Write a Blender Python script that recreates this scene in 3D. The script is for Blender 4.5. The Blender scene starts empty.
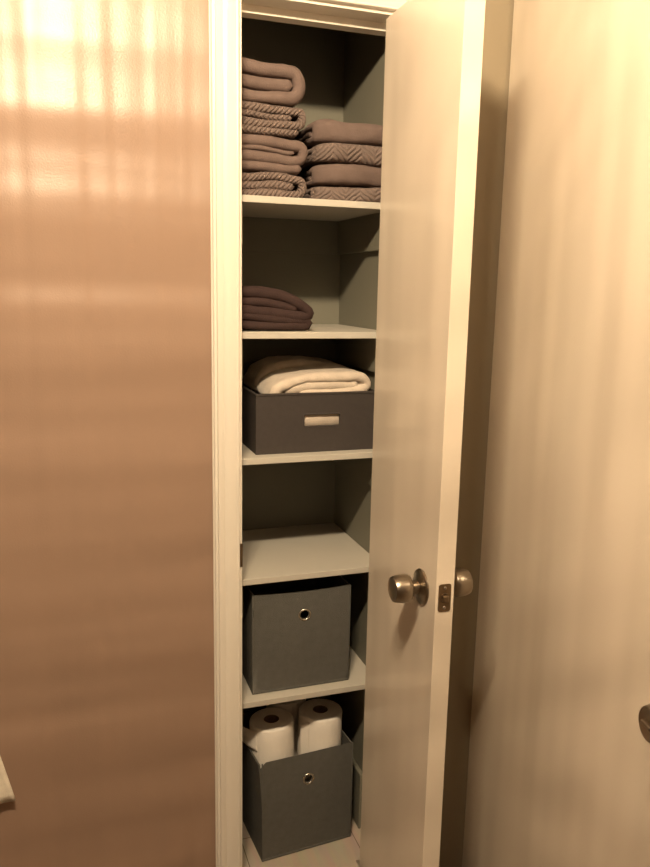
import bpy, bmesh, math
from mathutils import Vector, Matrix, noise
C = bpy.context.scene.collection
PI = math.pi
H = 1.49          # camera height
YW = 1.65         # face of the closet wall
FZ = -.12         # room floor; the closet floor is a raised platform at 0
XL, XR = .376, .745   # closet opening / interior

# ------------------------------------------------------------ helpers
def tag(o, label=None, cat=None, group=None, kind=None):
    if label: o['label'] = label
    if cat: o['category'] = cat
    if group: o['group'] = group
    if kind: o['kind'] = kind
    return o
def empty(name, loc=(0, 0, 0), rz=0):
    o = bpy.data.objects.new(name, None); C.objects.link(o)
    o.location = loc; o.rotation_euler = (0, 0, rz); o.empty_display_size = .05
    return o
def obj(name, bm, m, parent=None, loc=(0, 0, 0), rot=(0, 0, 0), smooth=None):
    me = bpy.data.meshes.new(name); bm.normal_update(); bm.to_mesh(me); bm.free()
    o = bpy.data.objects.new(name, me); C.objects.link(o)
    o.location = loc; o.rotation_euler = rot
    for mm in (m if isinstance(m, (list, tuple)) else [m]): me.materials.append(mm)
    if parent: o.parent = parent
    if smooth is not None:
        if smooth >= 3: me.shade_smooth()
        else:
            me.shade_smooth()
            bm2 = bmesh.new(); bm2.from_mesh(me)
            for e in bm2.edges:
                if len(e.link_faces) == 2 and e.calc_face_angle(0) > smooth: e.smooth = False
            bm2.to_mesh(me); bm2.free()
    return o
def box(bm, x0, x1, y0, y1, z0, z1, bev=0, seg=2):
    vs = [bm.verts.new((x, y, z)) for x in (x0, x1) for y in (y0, y1) for z in (z0, z1)]
    q = [(0, 1, 3, 2), (4, 6, 7, 5), (0, 4, 5, 1), (2, 3, 7, 6), (0, 2, 6, 4), (1, 5, 7, 3)]
    fs = [bm.faces.new([vs[i] for i in f]) for f in q]
    if bev:
        es = list({e for f in fs for e in f.edges})
        bmesh.ops.bevel(bm, geom=es, offset=bev, segments=seg, affect='EDGES', profile=.5)
    return bm
def lathe(bm, prof, axis='z', n=40, c=(0, 0, 0), closed=False):
    """prof: list of (r, h) turned about an axis through c."""
    rings = []
    for r, h in prof:
        ring = []
        for k in range(n):
            a = 2*PI*k/n; u, v = r*math.cos(a), r*math.sin(a)
            p = {'z': (u, v, h), 'x': (h, u, v), 'y': (v, h, u)}[axis]
            ring.append(bm.verts.new((p[0]+c[0], p[1]+c[1], p[2]+c[2])))
        rings.append(ring)
    pr = list(zip(rings, rings[1:]))
    if closed: pr.append((rings[-1], rings[0]))
    for a, b in pr:
        for k in range(n):
            bm.faces.new((a[k], a[(k+1) % n], b[(k+1) % n], b[k]))
    if not closed:
        if prof[0][0] > 1e-4: bm.faces.new(rings[0][::-1])
        if prof[-1][0] > 1e-4: bm.faces.new(rings[-1])
        bmesh.ops.remove_doubles(bm, verts=bm.verts, dist=1e-6)
    bmesh.ops.recalc_face_normals(bm, faces=bm.faces)
    return bm
def extrude_profile(bm, pts, a, b, place):
    """closed profile pts (u,w) swept from a to b; place(u,w,t)->xyz; a,b functions of u give mitred ends."""
    A = [bm.verts.new(place(u, w, a(u))) for u, w in pts]
    B = [bm.verts.new(place(u, w, b(u))) for u, w in pts]
    n = len(pts)
    for k in range(n): bm.faces.new((A[k], A[(k+1) % n], B[(k+1) % n], B[k]))
    bm.faces.new(A[::-1]); bm.faces.new(B)
    bmesh.ops.recalc_face_normals(bm, faces=bm.faces)
    return bm

# ------------------------------------------------------------ materials
def mat(name, col, rough=.6, metal=0, spec=.5, bump=None, mottled=None, weave=None, sheen=0, aniso=None, emit=None):
    m = bpy.data.materials.new(name); m.use_nodes = True
    nt = m.node_tree; N = nt.nodes; L = nt.links; b = N['Principled BSDF']
    b.inputs['Base Color'].default_value = (*col, 1); b.inputs['Roughness'].default_value = rough
    b.inputs['Metallic'].default_value = metal; b.inputs['Specular IOR Level'].default_value = spec
    if sheen: b.inputs['Sheen Weight'].default_value = sheen; b.inputs['Sheen Roughness'].default_value = .5
    tc = N.new('ShaderNodeTexCoord')
    if mottled:
        sc, amt = mottled
        n = N.new('ShaderNodeTexNoise'); n.inputs['Scale'].default_value = sc; n.inputs['Detail'].default_value = 4
        L.new(tc.outputs['Object'], n.inputs['Vector'])
        mx = N.new('ShaderNodeMix'); mx.data_type = 'RGBA'
        mx.inputs[6].default_value = (*[c*(1-amt) for c in col], 1); mx.inputs[7].default_value = (*[min(1, c*(1+amt)) for c in col], 1)
        L.new(n.outputs['Fac'], mx.inputs[0]); L.new(mx.outputs[2], b.inputs['Base Color'])
    if bump:
        prev = None
        for (vec, sc, det, dist, *rot) in bump:     # vec: coordinate scaling, after an optional turn about x
            m0 = N.new('ShaderNodeMapping'); m0.inputs['Rotation'].default_value = (math.radians(rot[0]) if rot else 0, 0, 0)
            L.new(tc.outputs['Object'], m0.inputs['Vector'])
            mp = N.new('ShaderNodeMapping'); mp.inputs['Scale'].default_value = vec
            L.new(m0.outputs['Vector'], mp.inputs['Vector'])
            n = N.new('ShaderNodeTexNoise'); n.inputs['Scale'].default_value = sc; n.inputs['Detail'].default_value = det
            L.new(mp.outputs['Vector'], n.inputs['Vector'])
            bp = N.new('ShaderNodeBump'); bp.inputs['Distance'].default_value = dist; bp.inputs['Strength'].default_value = 1
            L.new(n.outputs['Fac'], bp.inputs['Height'])
            if prev: L.new(prev.outputs['Normal'], bp.inputs['Normal'])
            prev = bp
        L.new(prev.outputs['Normal'], b.inputs['Normal'])
    if emit:
        b.inputs['Emission Color'].default_value = (*emit[0], 1); b.inputs['Emission Strength'].default_value = emit[1]
    return m

def towel_mat(name, col, ribbed=False):
    m = bpy.data.materials.new(name); m.use_nodes = True
    nt = m.node_tree; N = nt.nodes; L = nt.links; b = N['Principled BSDF']
    b.inputs['Roughness'].default_value = .95; b.inputs['Specular IOR Level'].default_value = .1
    b.inputs['Sheen Weight'].default_value = .35; b.inputs['Sheen Roughness'].default_value = .4
    b.inputs['Sheen Tint'].default_value = (*[min(1, c*2.2) for c in col], 1)
    tc = N.new('ShaderNodeTexCoord')
    n = N.new('ShaderNodeTexNoise'); n.inputs['Scale'].default_value = 35; n.inputs['Detail'].default_value = 5
    L.new(tc.outputs['Object'], n.inputs['Vector'])
    mx = N.new('ShaderNodeMix'); mx.data_type = 'RGBA'
    mx.inputs[6].default_value = (*[c*.78 for c in col], 1); mx.inputs[7].default_value = (*[c*1.25 for c in col], 1)
    L.new(n.outputs['Fac'], mx.inputs[0])
    f = N.new('ShaderNodeTexNoise'); f.inputs['Scale'].default_value = 420; f.inputs['Detail'].default_value = 2
    L.new(tc.outputs['Object'], f.inputs['Vector'])
    bp = N.new('ShaderNodeBump'); bp.inputs['Distance'].default_value = .0016; bp.inputs['Strength'].default_value = .8
    L.new(f.outputs['Fac'], bp.inputs['Height'])
    col_out = mx.outputs[2]
    if ribbed:   # woven chevron ribs in the cloth, from the UV (u along the fold, v across)
        uv = N.new('ShaderNodeUVMap'); sp = N.new('ShaderNodeSeparateXYZ'); L.new(uv.outputs['UV'], sp.inputs[0])
        def M(op, a, bb=None):
            q = N.new('ShaderNodeMath'); q.operation = op
            for i, s in enumerate((a, bb)):
                if s is None: continue
                if isinstance(s, (int, float)): q.inputs[i].default_value = s
                else: L.new(s, q.inputs[i])
            return q.outputs[0]
        tri = M('PINGPONG', sp.outputs['Y'], .034)
        ph = M('MULTIPLY', M('ADD', sp.outputs['X'], M('MULTIPLY', tri, .75)), 2*PI/.0105)
        rib = M('ABSOLUTE', M('SINE', M('MULTIPLY', ph, .5)))
        b2 = N.new('ShaderNodeBump'); b2.inputs['Distance'].default_value = .0027; b2.inputs['Strength'].default_value = 1
        L.new(rib, b2.inputs['Height']); L.new(b2.outputs['Normal'], bp.inputs['Normal'])
    L.new(col_out, b.inputs['Base Color']); L.new(bp.outputs['Normal'], b.inputs['Normal'])
    return m

# hand rolled semi gloss paint: long low undulations along and across the roller, plus fine stipple
M_wall = mat('wall_paint', (.315, .212, .155), .36, spec=.6,
             bump=[((1, 1, .05), 12, 1, .017), ((.10, .10, 1), 7, 1, .019), ((1, 1, 1), 260, 2, .0003)])
M_corner_shade = mat('corner_shade_tone', (.30, .25, .175), .45, spec=.4, bump=[((1, 1, 1), 260, 2, .0003)])  # olive shade of the strip beside the closet door, put into its colour
M_door = mat('door_paint', (.70, .615, .51), .25, spec=.6,
             bump=[((1, 1, .08), 8, 1, .008), ((1, .30, 1), 4.2, 1, .040, 40), ((1, 1, 1), 260, 2, .0002)])
M_trim = mat('trim_paint', (.76, .71, .63), .28, spec=.6, bump=[((6, 6, .3), 20, 2, .0004)])
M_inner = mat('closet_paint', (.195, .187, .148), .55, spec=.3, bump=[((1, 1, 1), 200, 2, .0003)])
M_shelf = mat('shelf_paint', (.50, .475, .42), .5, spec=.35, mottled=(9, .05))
M_ceil = mat('ceiling_paint', (.22, .18, .14), .9)
M_room = mat('room_paint', (.09, .065, .05), .8)
M_metal = mat('satin_bronze', (.36, .31, .25), .30, metal=1)
M_brass = mat('aged_latch_metal', (.20, .14, .085), .42, metal=.9)
M_ring = mat('grommet_steel', (.62, .60, .55), .25, metal=1)
M_cube = mat('grey_felt', (.110, .108, .099), .9, spec=.15, bump=[((1, 1, 1), 500, 3, .0012)], mottled=(60, .16))
M_cubein = mat('grey_felt_lining', (.05, .05, .05), .95, spec=.1)
M_bin = mat('dark_bin_fabric', (.050, .042, .039), .75, spec=.3, bump=[((1, 1, 6), 160, 2, .0006)], mottled=(80, .15))
M_paper = mat('paper_roll', (.86, .81, .74), .9, spec=.1, bump=[((1, 1, 1), 300, 3, .0008)])
M_card = mat('cardboard_core', (.20, .13, .08), .9, spec=.1)
M_glass = mat('frosted_bulb', (.9, .85, .75), .4, emit=((1, .785, .52), 680))
T_taupe = towel_mat('taupe_terry', (.15, .11, .098))
T_rib = towel_mat('taupe_ribbed_terry', (.17, .13, .116), True)
T_dark = towel_mat('dark_brown_terry', (.046, .029, .027))
T_cream = towel_mat('cream_terry', (.60, .52, .44))
T_white = towel_mat('white_terry', (.75, .69, .58))

def floor_mat():
    m = bpy.data.materials.new('floor_planks'); m.use_nodes = True
    nt = m.node_tree; N = nt.nodes; L = nt.links; b = N['Principled BSDF']; b.inputs['Roughness'].default_value = .45
    tc = N.new('ShaderNodeTexCoord')
    br = N.new('ShaderNodeTexBrick'); br.inputs['Scale'].default_value = 1
    br.inputs['Brick Width'].default_value = .9; br.inputs['Row Height'].default_value = .30; br.inputs['Mortar Size'].default_value = .0012
    br.inputs['Color1'].default_value = (.55, .47, .38, 1); br.inputs['Color2'].default_value = (.50, .43, .35, 1); br.inputs['Mortar'].default_value = (.16, .11, .08, 1)
    mp = N.new('ShaderNodeMapping'); mp.inputs['Rotation'].default_value = (0, 0, PI/2); mp.inputs['Location'].default_value = (.02, -.11, 0)
    L.new(tc.outputs['Object'], mp.inputs[0]); L.new(mp.outputs[0], br.inputs['Vector'])
    n = N.new('ShaderNodeTexNoise'); n.inputs['Scale'].default_value = 12; n.inputs['Detail'].default_value = 6
    mp2 = N.new('ShaderNodeMapping'); mp2.inputs['Scale'].default_value = (4, .6, 1); L.new(tc.outputs['Object'], mp2.inputs[0]); L.new(mp2.outputs[0], n.inputs['Vector'])
    mx = N.new('ShaderNodeMix'); mx.data_type = 'RGBA'; mx.blend_type = 'MULTIPLY'; mx.inputs[0].default_value = .35
    L.new(br.outputs['Color'], mx.inputs[6]); L.new(n.outputs['Color'], mx.inputs[7]); L.new(mx.outputs[2], b.inputs['Base Color'])
    return m
M_floor = floor_mat()
M_rfloor = mat('brown_vinyl', (.10, .065, .035), .5, mottled=(6, .25))

# ------------------------------------------------------------ the room
IH = 2.30; YB = 2.05
RX0, RX1, RY0, CZ = -1.10, 1.06, -1.45, 2.62
def struct(name, bm, m, **k): return tag(obj(name, bm, m, **k), kind='structure')
struct('floor', box(bmesh.new(), RX0-.1, RX1+1.0, RY0-.1, YW, FZ-.05, FZ), M_rfloor)
b = box(bmesh.new(), XL+.0005, XR-.0005, YW+.002, YB-.0005, FZ, 0); box(b, XL+.0005, .682, YW-.030, YW+.002, -.02, 0)
struct('floor_closet', b, M_floor)
struct('ceiling', box(bmesh.new(), RX0-.1, RX1+.1, RY0-.1, YW+.11, CZ, CZ+.05), M_ceil)
b = bmesh.new()
box(b, RX0, XL-.018, YW, YW+.11, FZ, CZ); box(b, XL-.018, XR+.018, YW, YW+.11, 2.085, CZ)
struct('wall_closet', b, M_wall)
struct('wall_corner', box(bmesh.new(), XR+.018, RX1, YW, YW+.11, FZ, CZ), M_corner_shade)
struct('wall_left', box(bmesh.new(), RX0-.1, RX0, RY0, YW+.11, FZ, CZ), M_room)
struct('wall_front', box(bmesh.new(), RX0-.1, RX1+.1, RY0-.1, RY0, FZ, CZ), M_room)
b = bmesh.new()                       # wall behind the open room door, with its doorway
box(b, RX1, RX1+.11, RY0, .66, FZ, CZ); box(b, RX1, RX1+.11, 1.625, YW+.11, FZ, CZ); box(b, RX1, RX1+.11, .66, 1.625, 2.24, CZ)
struct('wall_right', b, M_wall)
struct('wall_hallway', box(bmesh.new(), RX1+.9, RX1+1.0, RY0, YW+.6, FZ, CZ), M_room)
# closet interior
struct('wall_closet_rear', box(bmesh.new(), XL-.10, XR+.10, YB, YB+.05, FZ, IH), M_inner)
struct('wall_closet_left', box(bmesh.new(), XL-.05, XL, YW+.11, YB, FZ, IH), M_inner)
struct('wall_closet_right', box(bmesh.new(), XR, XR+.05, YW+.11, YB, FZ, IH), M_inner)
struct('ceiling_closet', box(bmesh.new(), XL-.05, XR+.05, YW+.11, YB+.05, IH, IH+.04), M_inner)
# jambs
b = bmesh.new()
box(b, XL-.018, XL, YW, YW+.11, FZ, 2.085, .0012); box(b, XR, XR+.018, YW, YW+.11, FZ, 2.085, .0012)
box(b, XL, XR, YW, YW+.11, 2.067, 2.085, .0008)
box(b, XL+.001, XR-.001, YW+.052, YW+.085, 2.050, 2.0675, .0015)      # head stop
struct('trim_1', b, M_trim)
# casing: moulded profile. u = distance from opening, w = projection from the wall
CP = [(0, 0), (0, .0085), (.0015, .0115), (.0042, .0122), (.0056, .0112), (.0075, .0112), (.012, .0126), (.022, .0140), (.034, .0150), (.0355, .0140), (.0370, .0150),
      (.044, .0166), (.0495, .0172), (.0500, .0165), (.0508, .0112), (.0525, .0108), (.0550, .0116), (.0568, .0106), (.0575, .0080), (.0575, 0)]
RV = .007
b = bmesh.new()
extrude_profile(b, CP, lambda u: FZ, lambda u: 2.067+RV+u, lambda u, w, t: (XL-RV-u, YW-w, t))
struct('trim_2', b, M_trim, smooth=.9)
b = bmesh.new()
extrude_profile(b, CP, lambda u: FZ, lambda u: 2.067+RV+u, lambda u, w, t: (XR+RV+u, YW-w, t))
struct('trim_3', b, M_trim, smooth=.9)
b = bmesh.new()
extrude_profile(b, CP, lambda u: XL-RV-u, lambda u: XR+RV+u, lambda u, w, t: (t, YW-w, 2.067+RV+u))
struct('trim_4', b, M_trim, smooth=.9)
# thin caulk line beside the casing
struct('trim_5', box(bmesh.new(), XL-RV-.0605, XL-RV-.0570, YW-.004, YW, FZ, 2.13, .0015), M_trim)
# baseboards
def baseboard(name, p0, p1, nrm):
    b = bmesh.new(); P0, P1, Nn = Vector(p0), Vector(p1), Vector(nrm)
    prof = [(0, 0), (.014, 0), (.014, .060), (.010, .068), (.006, .073), (0, .075)]
    A = [b.verts.new(P0+Nn*u+Vector((0, 0, z))) for u, z in prof]; B = [b.verts.new(P1+Nn*u+Vector((0, 0, z))) for u, z in prof]
    for k in range(6): b.faces.new((A[k], A[(k+1) % 6], B[(k+1) % 6], B[k]))
    b.faces.new(A); b.faces.new(B[::-1]); bmesh.ops.recalc_face_normals(b, faces=b.faces)
    struct(name, b, M_trim)
baseboard('baseboard_closet_wall', (RX0, YW, FZ), (XL-RV-.065, YW, FZ), (0, -1, 0))
baseboard('baseboard_left', (RX0, RY0, FZ), (RX0, YW-.014, FZ), (1, 0, 0))
baseboard('baseboard_front', (RX0+.014, RY0, FZ), (RX1, RY0, FZ), (0, 1, 0))
struct('baseboard_closet_right', box(bmesh.new(), XR-.0125, XR-.0002, YW+.1105, YB, 0, .168, .0025), M_inner)

# ------------------------------------------------------------ doors
KNOB = [(.0, .0), (.0145, .0), (.0145, .014), (.0155, .0175), (.0215, .0200), (.0262, .0222), (.0283, .0262), (.0292, .033), (.0290, .041), (.0278, .050), (.0258, .0572),
        (.0250, .0585), (.0238, .0590), (.0222, .0584), (.0150, .0572), (.006, .0568), (0, .0567)]
ROSE = [(0, 0), (.0365, 0), (.0368, .002), (.0352, .0045), (.030, .0062), (.0215, .0078), (.0160, .0105), (.0135, .0108), (0, .0108)]
def knob_set(parent, x, y, z, s, button=False):
    """rosette and knob on a door face; s = -1 looks to local -x, +1 to +x."""
    r = obj('rosette', lathe(bmesh.new(), [(a, h*s) for a, h in ROSE], 'x', 48), M_metal, parent, (x, y, z), smooth=.7)
    k = obj('door_knob', lathe(bmesh.new(), [(a, (h+.006)*s) for a, h in KNOB], 'x', 48), M_metal, parent, (x, y, z), smooth=.7)
    if button:
        tb = bmesh.new(); box(tb, *sorted((.0615*s, .0700*s)), -.012, .012, -.0035, .0035, .002, 3)
        obj('turn_button', tb, M_metal, k)
    return k
# closet door: hinged at the right jamb, standing open towards the room
ang = math.radians(-1.5)
DW, DT, DH = .368, .0398, 2.165
d1 = empty('door_1', (.689, YW-.008, FZ+.010), ang*-1*-1)
tag(d1, kind='structure')
# local frame: slab from y=0 (hinge) to y=-DW, x from 0 (inner face) to DT
d1.rotation_euler.z = ang
obj('door_panel', box(bmesh.new(), 0, DT, -DW, 0, 0, DH, .0012), M_door, d1)
KZ = .880-FZ
knob_set(d1, 0, -DW+.066, KZ, -1); knob_set(d1, DT, -DW+.066, KZ, 1)
# latch plate on the free edge
b = bmesh.new(); PC = .0192
rr = [(PC+sx*(.0085+.005*math.cos(math.radians(t))), KZ+sz*(.024+.005*math.sin(math.radians(t)))) for sx, sz, ts in
      ((1, 1, (0, 30, 60, 90)), (-1, 1, (90, 60, 30, 0)), (-1, -1, (0, 30, 60, 90)), (1, -1, (90, 60, 30, 0))) for t in ts]
extrude_profile(b, rr, lambda u: -DW-.0012, lambda u: -DW+.001, lambda u, w, t: (u, t, w))
lp = obj('latch_plate', b, M_brass, d1, smooth=.6)
b = bmesh.new()
lathe(b, [(.0105, 0), (.0105, -.0022), (.0085, -.0026), (.0080, 0)], 'y', 28, (PC, -DW-.001, KZ), True)
box(b, PC-.0065, PC+.0065, -DW-.0095, -DW-.001, KZ-.007, KZ+.007, .003, 3)
obj('latch_bolt', b, M_brass, lp, smooth=.6)
for s in (-1, 1):
    b = bmesh.new(); lathe(b, [(.0036, 0), (.0036, -.0008), (.0026, -.0016), (.0010, -.0016), (.0008, -.0005), (0, -.0005)], 'y', 16, (PC, -DW-.001, KZ+s*.0205))
    obj('screw', b, M_metal, lp, smooth=.6)
# hinges
for hz in (.28, 1.12, 1.95):
    b = bmesh.new(); lathe(b, [(0, 0), (.0055, .001), (.0055, .088), (.004, .092), (0, .093)], 'z', 16, (DT+.006, .004, hz))
    box(b, DT-.001, DT+.006, -.002, .0005, hz, hz+.088)
    obj('hinge', b, M_metal, d1, smooth=.6)
# strike plate on the latch side jamb
b = bmesh.new(); box(b, XL-.0065, XL+.0008, YW-.0022, YW+.0295, .852, .908, .0008)
struct('trim_6', b, M_brass)

# room door, nearly shut, hinged by the corner
kx, ky = .768, .784
hx, hy = 1.000, YW-.006
dv = Vector((kx+.064-hx, ky+.0-hy, 0)); L0 = dv.length
phi = math.atan2(dv.x, -dv.y)                      # local -y maps onto dv
d2 = empty('door_2', (hx, hy, FZ+.010), phi); tag(d2, kind='structure')
obj('door_panel', box(bmesh.new(), 0, .040, -L0-.066, 0, 0, 2.32, .0012), M_door, d2)
knob_set(d2, 0, -L0-.010, .878-FZ, -1, True)

# ------------------------------------------------------------ shelves
SH = [(1.682, 'topmost white closet shelf, carrying the two stacks of taupe towels'),
      (1.388, 'white closet shelf holding one dark brown folded towel'),
      (1.099, 'white closet shelf holding the shallow dark bin of cream towel'),
      (.806, 'empty white closet shelf between the dark bin and the upper grey cube'),
      (.4875, 'lowest white closet shelf, under the upper grey fabric cube')]
YS = 1.682
for i, (z, lab) in enumerate(SH):
    t = empty('shelf', ((XL+XR)/2, YS, z)); tag(t, lab, 'shelf', 'closet shelves')
    w = (XR-XL)/2-.0008
    obj('board', box(bmesh.new(), -w, w, 0, YB-YS-.001, -.015, 0, .0012), M_shelf, t)
    for k, c in enumerate(((-w, w, YB-YS-.013, YB-YS-.001), (-w, -w+.012, .016, YB-YS-.013), (w-.012, w, .016, YB-YS-.013))):
        obj('cleat', box(bmesh.new(), *c, -.103, -.0151, .001), M_inner, t)

# ------------------------------------------------------------ towels
def catmull(P, n=10):
    P = [Vector((*p, 0)) if len(p) == 2 else Vector(p) for p in P]
    Q = [P[0]*2-P[1]]+P+[P[-1]*2-P[-2]]; out = []
    for i in range(1, len(Q)-2):
        for k in range(n):
            t = k/n; a, b_, c, d = Q[i-1], Q[i], Q[i+1], Q[i+2]
            out.append(.5*((2*b_)+(c-a)*t+(2*a-5*b_+4*c-d)*t*t+(3*b_-a-3*c+d)*t**3))
    out.append(P[-1]); return out
def sheet(bm, path, t, depth, y0=0, amp=.0022, seed=0, nv=26, yskew=0.0, ramp=0.0):
    """a thick soft layer of cloth: path in (x,z), width along y, rounded edges all round."""
    pts = catmull(path, 9)
    uvl = bm.loops.layers.uv.verify()
    # resample evenly
    L = [0]
    for a, b_ in zip(pts, pts[1:]): L.append(L[-1]+(b_-a).length)
    n = max(12, int(L[-1]/.0055)); R = []; j = 0
    for k in range(n+1):
        s = L[-1]*k/n
        while j < len(L)-2 and L[j+1] < s: j += 1
        f = (s-L[j])/max(1e-9, L[j+1]-L[j]); R.append((pts[j].lerp(pts[j+1], f), s))
    rings = []; h = t/2
    for k, (p, s) in enumerate(R):
        a = R[max(0, k-1)][0]; c = R[min(n, k+1)][0]; tg = (c-a).normalized(); nm = Vector((-tg.y, tg.x, 0))
        e = min(s, L[-1]-s); q = min(1, e/h); hh = h*max(.12, math.sqrt(max(0, 1-(1-q)**2)))
        inset = (h-hh)*.6
        sec = []
        for i in range(nv+1): sec.append((y0+h+inset+(depth-2*h-2*inset)*i/nv, hh))
        for i in range(1, 6): an = PI/2-PI*i/6; sec.append((y0+depth-h-inset+h*math.cos(an), hh*math.sin(an)))
        for i in range(nv+1): sec.append((y0+depth-h-inset-(depth-2*h-2*inset)*i/nv, -hh))
        for i in range(1, 6): an = -PI/2-PI*i/6; sec.append((y0+h+inset+h*math.cos(an), hh*math.sin(an)))
        ring = []; v = 0; pv = None
        for (yy, o) in sec:
            P = Vector((p.x+nm.x*o+yskew*(yy-y0), yy, p.y+nm.y*o+ramp*(yy-y0)))
            nz = noise.noise_vector(P*16+Vector((seed*3.1, seed, 0)))*amp+noise.noise_vector(P*55+Vector((seed, 0, seed*2.3)))*amp*.35
            if pv is not None: v += (Vector((yy, o))-pv).length
            pv = Vector((yy, o)); ring.append((bm.verts.new(P+Vector((nz.x, nz.y, nz.z))), s, v))
        rings.append(ring)
    m = len(rings[0]); tot = rings[0][-1][2]
    for A, B in zip(rings, rings[1:]):
        for i in range(m):
            i2 = (i+1) % m; q = [A[i], A[i2], B[i2], B[i]]
            f = bm.faces.new([x[0] for x in q]); f.smooth = True
            for lp_, x, wrap in zip(f.loops, q, (0, i2 == 0, i2 == 0, 0)):
                lp_[uvl].uv = (x[1], x[2]+(tot+.003 if wrap else 0))
    for ring, fl in ((rings[0], 0), (rings[-1], 1)):
        c = sum((x[0].co for x in ring), Vector())/m; cv = bm.verts.new(c)
        for i in range(m):
            q = [ring[i], ring[(i+1) % m]]
            f = bm.faces.new([q[0][0], q[1][0], cv] if fl else [q[1][0], q[0][0], cv]); f.smooth = True
            for l in f.loops: l[uvl].uv = (ring[0][1], ring[i][2])
    return bm
def settle(bm):
    """the cloth's weight presses its underside flat on what carries it."""
    bmesh.ops.recalc_face_normals(bm, faces=bm.faces)
    for v in bm.verts:
        if v.co.z < .0004: v.co.z = .0004+(v.co.z)*.02
    return bm
def folded(w, h, t, depth, seed, tail=False, slope=.0, tongue=.8, amp=.0036):
    bm = bmesh.new(); base = 0
    if tail:
        base = t*.80
        sheet(bm, [(0.004, t/2), (w*.4, t/2), (w*.90, t/2+.001)], t, depth*.98, .004, amp, seed+5)
    hh = h-base; r = (hh-t)/2; zc = base+hh/2
    # outer layer wraps from the top, round the fold, to the bottom
    sheet(bm, [(0, base+hh-t/2+slope), (w*.35, base+hh-t/2+slope*.55), (w*.72, base+hh-t/2), (w-t/2-r*.35, zc+r*.86), (w-t/2, zc+r*.15), (w-t/2-r*.12, zc-r*.50), (w-t/2-r*.6, zc-r*.93),
               (w*.62, base+t/2), (w*.3, base+t/2), (0.003, base+t/2)], t, depth, 0, amp, seed)
    tt = max(.008, hh-2*t)*1.12
    sheet(bm, [(0.002, zc+slope*.35), (w*.3, zc+slope*.2), (w*.6, zc), (w*tongue, zc-.001)], tt, depth*.98, .002, amp*.8, seed+9)
    for v in bm.verts:      # loose hang shared by all layers
        v.co.z += .006*noise.noise(Vector((v.co.x*13+seed, v.co.y*7, seed*.7)))*min(1, v.co.z/.02)
    for v in bm.verts: v.co.z = min(v.co.z, h+slope*max(0, 1-v.co.x/(w*.72))+.0004)
    return settle(bm)
X0 = XL+.006
z = 1.6832
LT = [(.162, .054, .0190, False, 0, T_rib, 'ribbed', 'ribbed taupe towel folded at the very bottom of the left stack on the top shelf'),
      (.166, .078, .0245, True, 0, T_taupe, 'smooth', 'smooth taupe towel second from bottom in the tall left stack'),
      (.158, .064, .0185, True, 0, T_rib, 'ribbed', 'ribbed taupe towel second from top in the tall left stack'),
      (.156, .082, .0290, False, .010, T_taupe, 'smooth', 'smooth plump taupe towel on top of the tall left stack')]
for i, (w, h, t, tail, sl, m, _, lab) in enumerate(LT):
    o = obj('folded_towel', folded(w, h, t, .26, i*7+1, tail, sl), m, None, (X0, 1.715+.004*((i*5) % 3), z))
    tag(o, lab, 'towel', 'taupe towels on the top shelf'); z += h+.0006
z = 1.6832
RT = [(.24, .038, .0135, T_rib, 'ribbed taupe towel with chevron weave, bottom of the low right stack'),
      (.245, .046, .0165, T_taupe, 'smooth taupe towel second from bottom of the low right stack'),
      (.24, .044, .0155, T_rib, 'ribbed taupe towel with slanting ribs, second from top of the low right stack'),
      (.25, .054, .0195, T_taupe, 'smooth taupe towel on top of the low right stack')]
for i, (w, h, t, m, lab) in enumerate(RT):
    # the long fold faces the room: local +x is turned to world -y
    bm = folded(w, h, t, .176, i*11+40, amp=.0038)
    for v in bm.verts:      # the folded corner slumps and rounds off at its left end
        k = max(0, 1-v.co.y/.050)**2; nose = max(0, (v.co.x-(w-.10))/.10)
        v.co.z *= 1-.16*k; v.co.x -= .030*k*nose+.006*math.sin(v.co.y*34+i*2)*nose
        if i == 3: v.co.z *= 1-.16*min(1, max(0, v.co.y-.04)/.13)
    o = obj('folded_towel', bm, m, None, (.561+.002*(i % 2), 1.716+w, z), (0, 0, -PI/2))
    tag(o, lab, 'towel', 'taupe towels on the top shelf'); z += h+.0006
# dark towel on the second shelf
bm = bmesh.new()
W = .182
sheet(bm, [(0, .086), (.05, .086), (.10, .077), (.142, .062), (.164, .046), (.156, .034), (.12, .034), (.06, .042), (0, .048)], .027, .25, 0, .0042, 3)
sheet(bm, [(.002, .066), (.06, .064), (.115, .054), (.140, .048)], .022, .245, .002, .002, 4)
sheet(bm, [(0, .034), (.06, .030), (.12, .024), (.152, .024), (.165, .018), (.150, .011), (.08, .0105), (0, .011)], .022, .25, .002, .004, 5)
o = obj('folded_towel', settle(bm), T_dark, None, (X0, 1.708, 1.3892))
tag(o, 'dark brown plush towel folded thick, alone on the second shelf', 'towel')

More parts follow.
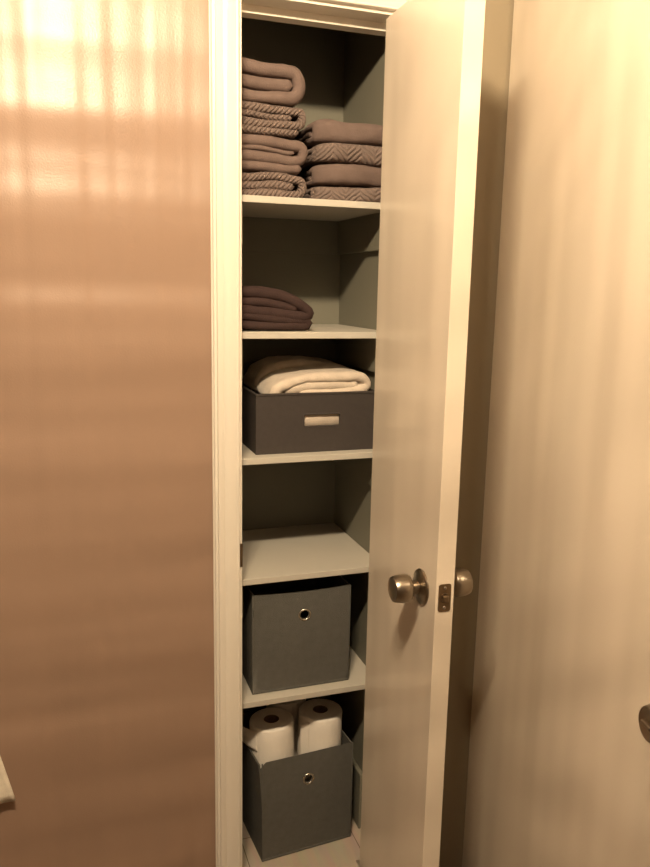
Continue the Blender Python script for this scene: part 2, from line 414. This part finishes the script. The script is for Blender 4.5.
# ------------------------------------------------------------ shallow dark bin and cream towel
bx, by, bz = .424, 1.716, 1.0992
BW, BD, BH = .303, .290, .142
t = empty('storage_bin', (bx+BW/2, by+BD/2, bz)); tag(t, 'shallow dark brown fabric bin with a slot handle, on the third shelf', 'storage bin')
def slotted_front(bm, w, h, th, sx0, sx1, sz0, sz1):
    """front board with a rounded slot through it."""
    r = min(.004, (sz1-sz0)/2-.001); n = 4; inner = []
    for cx_, cz_, a0 in ((sx1-r, sz1-r, 0), (sx0+r, sz1-r, 90), (sx0+r, sz0+r, 180), (sx1-r, sz0+r, 270)):
        for k in range(n+1):
            a = math.radians(a0+90*k/n); inner.append((cx_+r*math.cos(a), cz_+r*math.sin(a)))
    outer_c = [(w/2, h), (-w/2, h), (-w/2, 0), (w/2, 0)]
    for yy in (0, th):
        iv = [bm.verts.new((x, yy, zz)) for x, zz in inner]; ov = [bm.verts.new((x, yy, zz)) for x, zz in outer_c]
        for q in range(4):
            seg = iv[q*(n+1):(q+1)*(n+1)]
            for k in range(n): bm.faces.new((ov[q], seg[k], seg[k+1]))
            nx = iv[((q+1) % 4)*(n+1)]
            bm.faces.new((ov[q], seg[-1], nx, ov[(q+1) % 4]))
        if yy == 0: I0, O0 = iv, ov
        else: I1, O1 = iv, ov
    for A, B in ((I0, I1), (O0, O1)):
        for k in range(len(A)): bm.faces.new((A[k], A[(k+1) % len(A)], B[(k+1) % len(A)], B[k]))
    bmesh.ops.recalc_face_normals(bm, faces=bm.faces)
    return bm
o = obj('front_panel', slotted_front(bmesh.new(), BW, BH, .005, -.033, .056, .064, .091), M_bin, t, (0, -BD/2, 0))
b = bmesh.new()
box(b, -BW/2, BW/2, BD/2-.005, BD/2, 0, BH, .001); box(b, -BW/2, -BW/2+.005, -BD/2+.005, BD/2-.005, 0, BH, .001)
box(b, BW/2-.005, BW/2, -BD/2+.005, BD/2-.005, 0, BH, .001); box(b, -BW/2+.005, BW/2-.005, -BD/2+.005, BD/2-.005, 0, .004)
obj('body', b, M_bin, t)
b = bmesh.new()                     # stitched rim
for c in ((-BW/2-.0012, BW/2+.0012, -BD/2-.0015, -BD/2+.0055), (-BW/2-.0012, BW/2+.0012, BD/2-.0055, BD/2+.0015),
          (-BW/2-.0012, -BW/2+.0055, -BD/2+.006, BD/2-.006), (BW/2-.0055, BW/2+.0012, -BD/2+.006, BD/2-.006)):
    box(b, *c, BH-.003, BH+.0022, .001)
obj('rim', b, M_bin, t)
b = bmesh.new(); I = []             # raised edge round the slot
for rr, yy in ((.0, -.0001), (.0018, -.0016), (.0036, -.0001)):
    ring = []
    for cx_, cz_, a0 in ((.052, .087, 0), (-.029, .087, 90), (-.029, .068, 180), (.052, .068, 270)):
        for k in range(5):
            a = math.radians(a0+22.5*k); ring.append(b.verts.new((cx_+(.004+rr)*math.cos(a), yy, cz_+(.004+rr)*math.sin(a))))
    I.append(ring)
for A, B in zip(I, I[1:]):
    for k in range(20): b.faces.new((A[k], A[(k+1) % 20], B[(k+1) % 20], B[k]))
bmesh.ops.recalc_face_normals(b, faces=b.faces)
obj('slot_edge', b, M_bin, t, (0, -BD/2, 0), smooth=3)
# cream towel filling the bin: lower folds inside, a plump lobe above the rim
bm = bmesh.new(); w = .272
sheet(bm, [(0.0, .024), (.1, .023), (.2, .023), (w-.006, .024)], .046, .265, .003, .002, 60)
sheet(bm, [(.002, .080), (.1, .076), (.2, .077), (w-.008, .079)], .070, .272, -.005, .002, 61)
sheet(bm, [(.030, .116), (.036, .142), (.075, .163), (.14, .172), (.205, .174), (.252, .167), (.2635, .150), (.240, .138), (.17, .133), (.09, .130)], .025, .250, 0, .0045, 62, yskew=-.05, ramp=.05)
sheet(bm, [(.05, .140), (.10, .151), (.17, .155), (.243, .153)], .037, .244, .004, .003, 63, yskew=-.05, ramp=.05)
sheet(bm, [(.026, .13), (.034, .158), (.062, .178), (.12, .188), (.18, .182), (.235, .160)], .036, .150, .112, .005, 64)
o = obj('folded_towel', settle(bm), T_cream, None, (bx+.020, by+.012, bz+.0048))
tag(o, 'cream fluffy towel bulging out of the shallow dark bin', 'towel')

# ------------------------------------------------------------ grey fabric cubes
def cube_bin(name, loc, rz, w, d, h, sag, lab, gx, gz, flare=0):
    t = empty(name, loc, rz); tag(t, lab, 'storage cube', 'grey fabric storage cubes')
    th = .004; R = .0140; nx, nz = 24, 20
    # front panel: soft, bowed, with the eyelet hole left open
    def front(u, v):      # u -1..1, v 0..1
        x = u*w/2*(1+flare*v*v*v if u < 0 else 1); zz = v*h - sag*(1-u*u)*(v**3)
        y = -.0045*(1-u*u)*math.sin(PI*min(1, v*1.0))*.9+.0035*(v**4)*(1-u*u)
        return x, y, zz
    b = bmesh.new(); uh, vh = gx/(w/2), gz/h
    def face_grid(off):
        ring = []; outer = []
        n = 32
        for k in range(n):
            a = 2*PI*k/n; dx, dz = math.cos(a), math.sin(a)
            row = []
            # distance to the panel border in direction a
            tx = ((w/2-gx) if dx > 0 else (w/2+gx))/abs(dx) if abs(dx) > 1e-6 else 9
            tz = ((h-gz) if dz > 0 else gz)/abs(dz) if abs(dz) > 1e-6 else 9
            Rb = min(tx, tz)
            for j in range(13):
                f = j/12; rr = R*.78+(Rb-R*.78)*(f**1.3); x, zz = gx+dx*rr, gz+dz*rr
                X, Y, Z = front(x/(w/2), min(1, max(0, zz/h))); row.append(b.verts.new((X, Y+off, Z)))
            ring.append(row)
        return ring
    A = face_grid(0); B = face_grid(th); n = 32
    # corner vertices so the outline is square
    corners = []
    for G, off in ((A, 0), (B, th)):
        cs = []
        for su, sv in ((1, 1), (-1, 1), (-1, 0), (1, 0)):
            X, Y, Z = front(su, sv); cs.append(b.verts.new((X, Y+off, Z)))
        corners.append(cs)
    for G, cs in ((A, corners[0]), (B, corners[1])):
        for k in range(n):
            k2 = (k+1) % n
            for j in range(12): b.faces.new((G[k][j], G[k2][j], G[k2][j+1], G[k][j+1]))
            p, q = G[k][12].co, G[k2][12].co
            # border side changes between k and k2 -> corner triangle
            if abs(p.x-q.x) > 1e-5 and (abs(abs(p.x)-w/2) < 1e-4) != (abs(abs(q.x)-w/2) < 1e-4):
                c = min(cs, key=lambda v: (v.co-(p+q)/2).length); b.faces.new((G[k][12], G[k2][12], c))
    for k in range(n): b.faces.new((A[k][0], A[(k+1) % n][0], B[(k+1) % n][0], B[k][0]))
    bmesh.ops.recalc_face_normals(b, faces=b.faces)
    fo = obj('front_panel', b, M_cube, t, (0, -d/2, 0), smooth=3)
    # body: sides, back, floor with slight bow and thin walls
    b = bmesh.new()
    def wall(P, Q, bow, s):   # P,Q ends in xy
        P, Q = Vector(P), Vector(Q); dr = (Q-P).normalized(); nn = Vector((dr.y, -dr.x))
        rows = []
        for off in (0, th):
            g = []
            for i in range(13):
                u = i/12; col_ = []
                for j in range(9):
                    v = j/8; p = P.lerp(Q, u)+nn*(bow*math.sin(PI*u)*math.sin(PI*v*.95)-off)
                    col_.append(b.verts.new((p.x*(1+flare*v*v*v if p.x < 0 else 1), p.y, v*h-s*math.sin(PI*u)*v**3)))
                g.append(col_)
            rows.append(g)
        for g in rows:
            for i in range(12):
                for j in range(8): b.faces.new((g[i][j], g[i+1][j], g[i+1][j+1], g[i][j+1]))
        g0, g1 = rows
        for i in range(12): b.faces.new((g0[i][8], g0[i+1][8], g1[i+1][8], g1[i][8]))
        for e in (0, 12):
            for j in range(8): b.faces.new((g0[e][j], g0[e][j+1], g1[e][j+1], g1[e][j]))
    wall((w/2, -d/2), (w/2, d/2), .001, sag*.5); wall((w/2, d/2), (-w/2, d/2), .001, sag*.4); wall((-w/2, d/2), (-w/2, -d/2), .0025, sag*.5)
    box(b, -w/2+.001, w/2-.001, -d/2+.001, d/2-.001, 0.0005, .004)
    bmesh.ops.recalc_face_normals(b, faces=b.faces)
    obj('body', b, M_cube, t, smooth=.8)
    # piped seams: bottom edge and the two front uprights
    b = bmesh.new()
    box(b, -w/2-.001, w/2+.001, -d/2-.0022, -d/2+.002, .0003, .0062, .0014, 2)
    for s in (-1, 1): box(b, s*w/2-.0018, s*w/2+.0018, -d/2-.0016, -d/2+.003, .004, h, .0012, 2)
    obj('seam', b, M_cube, t, smooth=.6)
    X, Y, Z = front(gx/(w/2), gz/h)
    pr = [(R+.0026*math.cos(a*PI/5), .0017*math.sin(a*PI/5)) for a in range(10)]
    b = bmesh.new(); lathe(b, pr, 'y', 40, (X, Y-d/2-.0008, Z), True)
    lathe_pr = [(R-.001, -.0005), (R-.001, th+.001), (R-.0018, th+.001), (R-.0018, -.0005)]
    lathe(b, lathe_pr, 'y', 40, (X, Y-d/2, Z), True)
    obj('grommet', b, M_ring, t, smooth=.9)
    return t
cube_bin('storage_cube', (.5435, 1.712+.13, .4880), 0, .254, .255, .262, .006, 'grey fabric storage cube with one metal eyelet, on the lowest shelf', .006, .199)
cube_bin('storage_cube', (.5625, 1.728+.13, .0006), math.radians(4.4), .256, .255, .285, .003, 'grey fabric storage cube holding white paper rolls, on the closet floor', .000, .213, .085)

# ------------------------------------------------------------ paper rolls
def roll(x, y, z0, h, R, lab, seed, tilt, flap):
    t = empty('paper_roll', (x, y, z0)); t.rotation_euler.y = tilt; tag(t, lab, 'paper roll', 'paper rolls in the floor cube')
    r0 = .0205
    b = bmesh.new(); n = 72
    prof = [(r0, 0), (R-.004, 0), (R, .004)]+[(R+.0006*math.sin(k*1.7+seed), .004+(h-.008)*k/10) for k in range(1, 10)]+[(R, h-.005), (R-.0015, h-.0015), (R-.005, h)]
    # wound layers seen on the top
    k = 0; rr = R-.005
    while rr > r0+.004: rr -= .0022; k += 1; prof.append((rr, h-(.0005 if k % 2 else 0)))
    prof += [(r0, h)]
    lathe(b, prof, 'z', n, closed=True)
    for v in b.verts:
        a = math.atan2(v.co.y, v.co.x); rad = math.hypot(v.co.x, v.co.y)
        if rad > R*.8: s = 1+.010*math.sin(2*a+seed)+.006*noise.noise(Vector((v.co.x*30, v.co.y*30, v.co.z*22+seed*5))); v.co.x *= s; v.co.y *= s
    obj('paper', b, M_paper, t, smooth=.8)
    b = bmesh.new(); lathe(b, [(r0-.0012, .001), (r0-.0002, .001), (r0-.0002, h-.0008), (r0-.0012, h-.0008)], 'z', 40, closed=True)
    obj('core', b, M_card, t, smooth=.8)
    if flap:      # loose end sheet, peeling off the roll tangentially
        b = bmesh.new(); G = []
        a0 = flap[0]; ln = flap[1]; hz0 = flap[2]
        for i in range(15):
            u = i/14; rad = R+.0016+ln*.55*u**1.8; a = a0-u*ln/R*1.1
            col_ = []
            for j in range(11):
                v = j/10; zz = hz0+(h-.006-hz0)*v
                cut = (1-v)*u*.028*flap[3]
                wob = .002*math.sin(v*7+seed)*u
                col_.append(((rad+wob)*math.cos(a), (rad+wob)*math.sin(a), zz+cut-u*.010*v))
            G.append(col_)
        layers = []
        for off in (0, .0007):
            layers.append([[b.verts.new((x_*(1+off/R), y_*(1+off/R), z_)) for x_, y_, z_ in c] for c in G])
        g0, g1 = layers
        for g in layers:
            for i in range(14):
                for j in range(10): b.faces.new((g[i][j], g[i+1][j], g[i+1][j+1], g[i][j+1]))
        for i in range(14):
            for j in (0, 10): b.faces.new((g0[i][j], g0[i+1][j], g1[i+1][j], g1[i][j]))
        for j in range(10):
            for i in (0, 14): b.faces.new((g0[i][j], g0[i][j+1], g1[i][j+1], g1[i][j]))
        bmesh.ops.recalc_face_normals(b, faces=b.faces)
        obj('loose_sheet', b, M_paper, t, smooth=3)
RZ = .0052
roll(.4995, 1.8050, RZ+.0018, .350, .0585, 'white paper roll standing front left in the floor cube, sheet corner sticking out', 1, -.026, (math.radians(215), .060, .284, .45))
roll(.6255, 1.8080, RZ+.0008, .353, .0595, 'white paper roll standing front right in the floor cube', 2, .010, (math.radians(222), .016, .15, 0))
roll(.5620, 1.9130, RZ, .352, .0560, 'white paper roll standing behind the front two in the floor cube', 3, 0, None)

# ------------------------------------------------------------ white towel hanging on a hook at the left
def hanging():
    b = bmesh.new(); G = []
    nu, nv = 34, 40
    for j in range(nv+1):
        v = j/nv                      # 0 at hook, 1 at hem
        half = .014+.155*v**1.05
        row = []
        for i in range(nu+1):
            u = -1+2*i/nu
            x = u*half*(1+.0*v)
            fold = math.sin(u*7.5+.6)*.013*(1-.45*v)+math.sin(u*15+1)*.004
            y = -.013-.003*v+fold*(.35+.65*v)*.8
            zz = 1.10-.725*v+.018*u*u*v*0+.020*v*(1-abs(u))*-.9+.004*noise.noise(Vector((x*40, v*9, 0)))
            row.append((x, y, zz))
        G.append(row)
    A = [[b.verts.new(p) for p in r] for r in G]; B = [[b.verts.new((p[0], p[1]+.006, p[2])) for p in r] for r in G]
    for g in (A, B):
        for j in range(nv):
            for i in range(nu): b.faces.new((g[j][i], g[j][i+1], g[j+1][i+1], g[j+1][i]))
    for j in range(nv):
        for i in (0, nu): b.faces.new((A[j][i], A[j+1][i], B[j+1][i], B[j][i]))
    for i in range(nu):
        for j in (0, nv): b.faces.new((A[j][i], A[j][i+1], B[j][i+1], B[j][i]))
    bmesh.ops.recalc_face_normals(b, faces=b.faces)
    return b
hkx = -.304
o = obj('hanging_towel', hanging(), T_white, None, (hkx, YW-.012, 0), smooth=3)
tag(o, 'white towel corner hanging against the pinkish wall at far left', 'towel')
b = bmesh.new(); lathe(b, [(0, 0), (.022, 0), (.022, -.004), (.007, -.008), (.006, -.055), (.010, -.060), (.010, -.068), (0, -.070)], 'y', 24, (0, 0, 0))
o = obj('towel_hook', b, M_metal, None, (hkx, YW, 1.108), smooth=.7)
tag(o, 'bronze peg hook on the wall holding the white hanging towel', 'hook')

# ------------------------------------------------------------ lamp: three frosted bulbs on a bar under the ceiling
LX, LY, LZ = -.02, .42, 2.40
t = empty('ceiling_light', (LX, LY, CZ)); tag(t, 'bronze ceiling light bar with three frosted bulbs above the viewer', 'light')
b = bmesh.new(); lathe(b, [(0, 0), (.06, 0), (.06, -.012), (.045, -.022), (.008, -.026), (.008, -(CZ-LZ)+.10), (0, -(CZ-LZ)+.10)], 'z', 32)
obj('canopy', b, M_metal, t, smooth=.7)
obj('bar', box(bmesh.new(), -.15, .15, -.009, .009, -(CZ-LZ)+.085, -(CZ-LZ)+.103, .003), M_metal, t)
for s in (-.12, 0, .12):
    b = bmesh.new(); lathe(b, [(0, .09), (.016, .088), (.018, .045), (0, .044)], 'z', 24)
    obj('socket', b, M_metal, t, (s, 0, -(CZ-LZ)), smooth=.7)
    b = bmesh.new(); lathe(b, [(.0, -.042)]+[(.042*math.sin(k*PI/14), -.042*math.cos(k*PI/14)) for k in range(1, 13)]+[(.014, .046), (0, .046)], 'z', 28)
    obj('bulb', b, M_glass, t, (s, 0, -(CZ-LZ)), smooth=3)

# ------------------------------------------------------------ world, camera, view
w = bpy.data.worlds.new('world'); bpy.context.scene.world = w; w.use_nodes = True
w.node_tree.nodes['Background'].inputs[0].default_value = (.02, .016, .012, 1)
w.node_tree.nodes['Background'].inputs[1].default_value = .3
cam = bpy.data.cameras.new('camera'); co = bpy.data.objects.new('camera', cam); C.objects.link(co)
R = Matrix(((0.9458559, 0.04283775, -0.32174764), (-0.32401158, 0.1835987, -0.92806682), (0.01931615, 0.98206743, 0.18753784)))
# columns of R: camera right, up, back in the room's axes (row 2 holds the forward component)
R = Matrix((R[0], R[1], R[2]))
M4 = R.to_4x4(); M4.translation = (0, 0, H)
co.matrix_world = M4
cam.sensor_fit = 'VERTICAL'; cam.sensor_height = 36; cam.lens = 36*767/867; cam.clip_start = .02
sc = bpy.context.scene; sc.camera = co
sc.view_settings.view_transform = 'Standard'; sc.view_settings.look = 'None'; sc.view_settings.gamma = 1
sc.view_settings.exposure = .25
try: sc.view_settings.use_curve_mapping = False
except Exception: pass
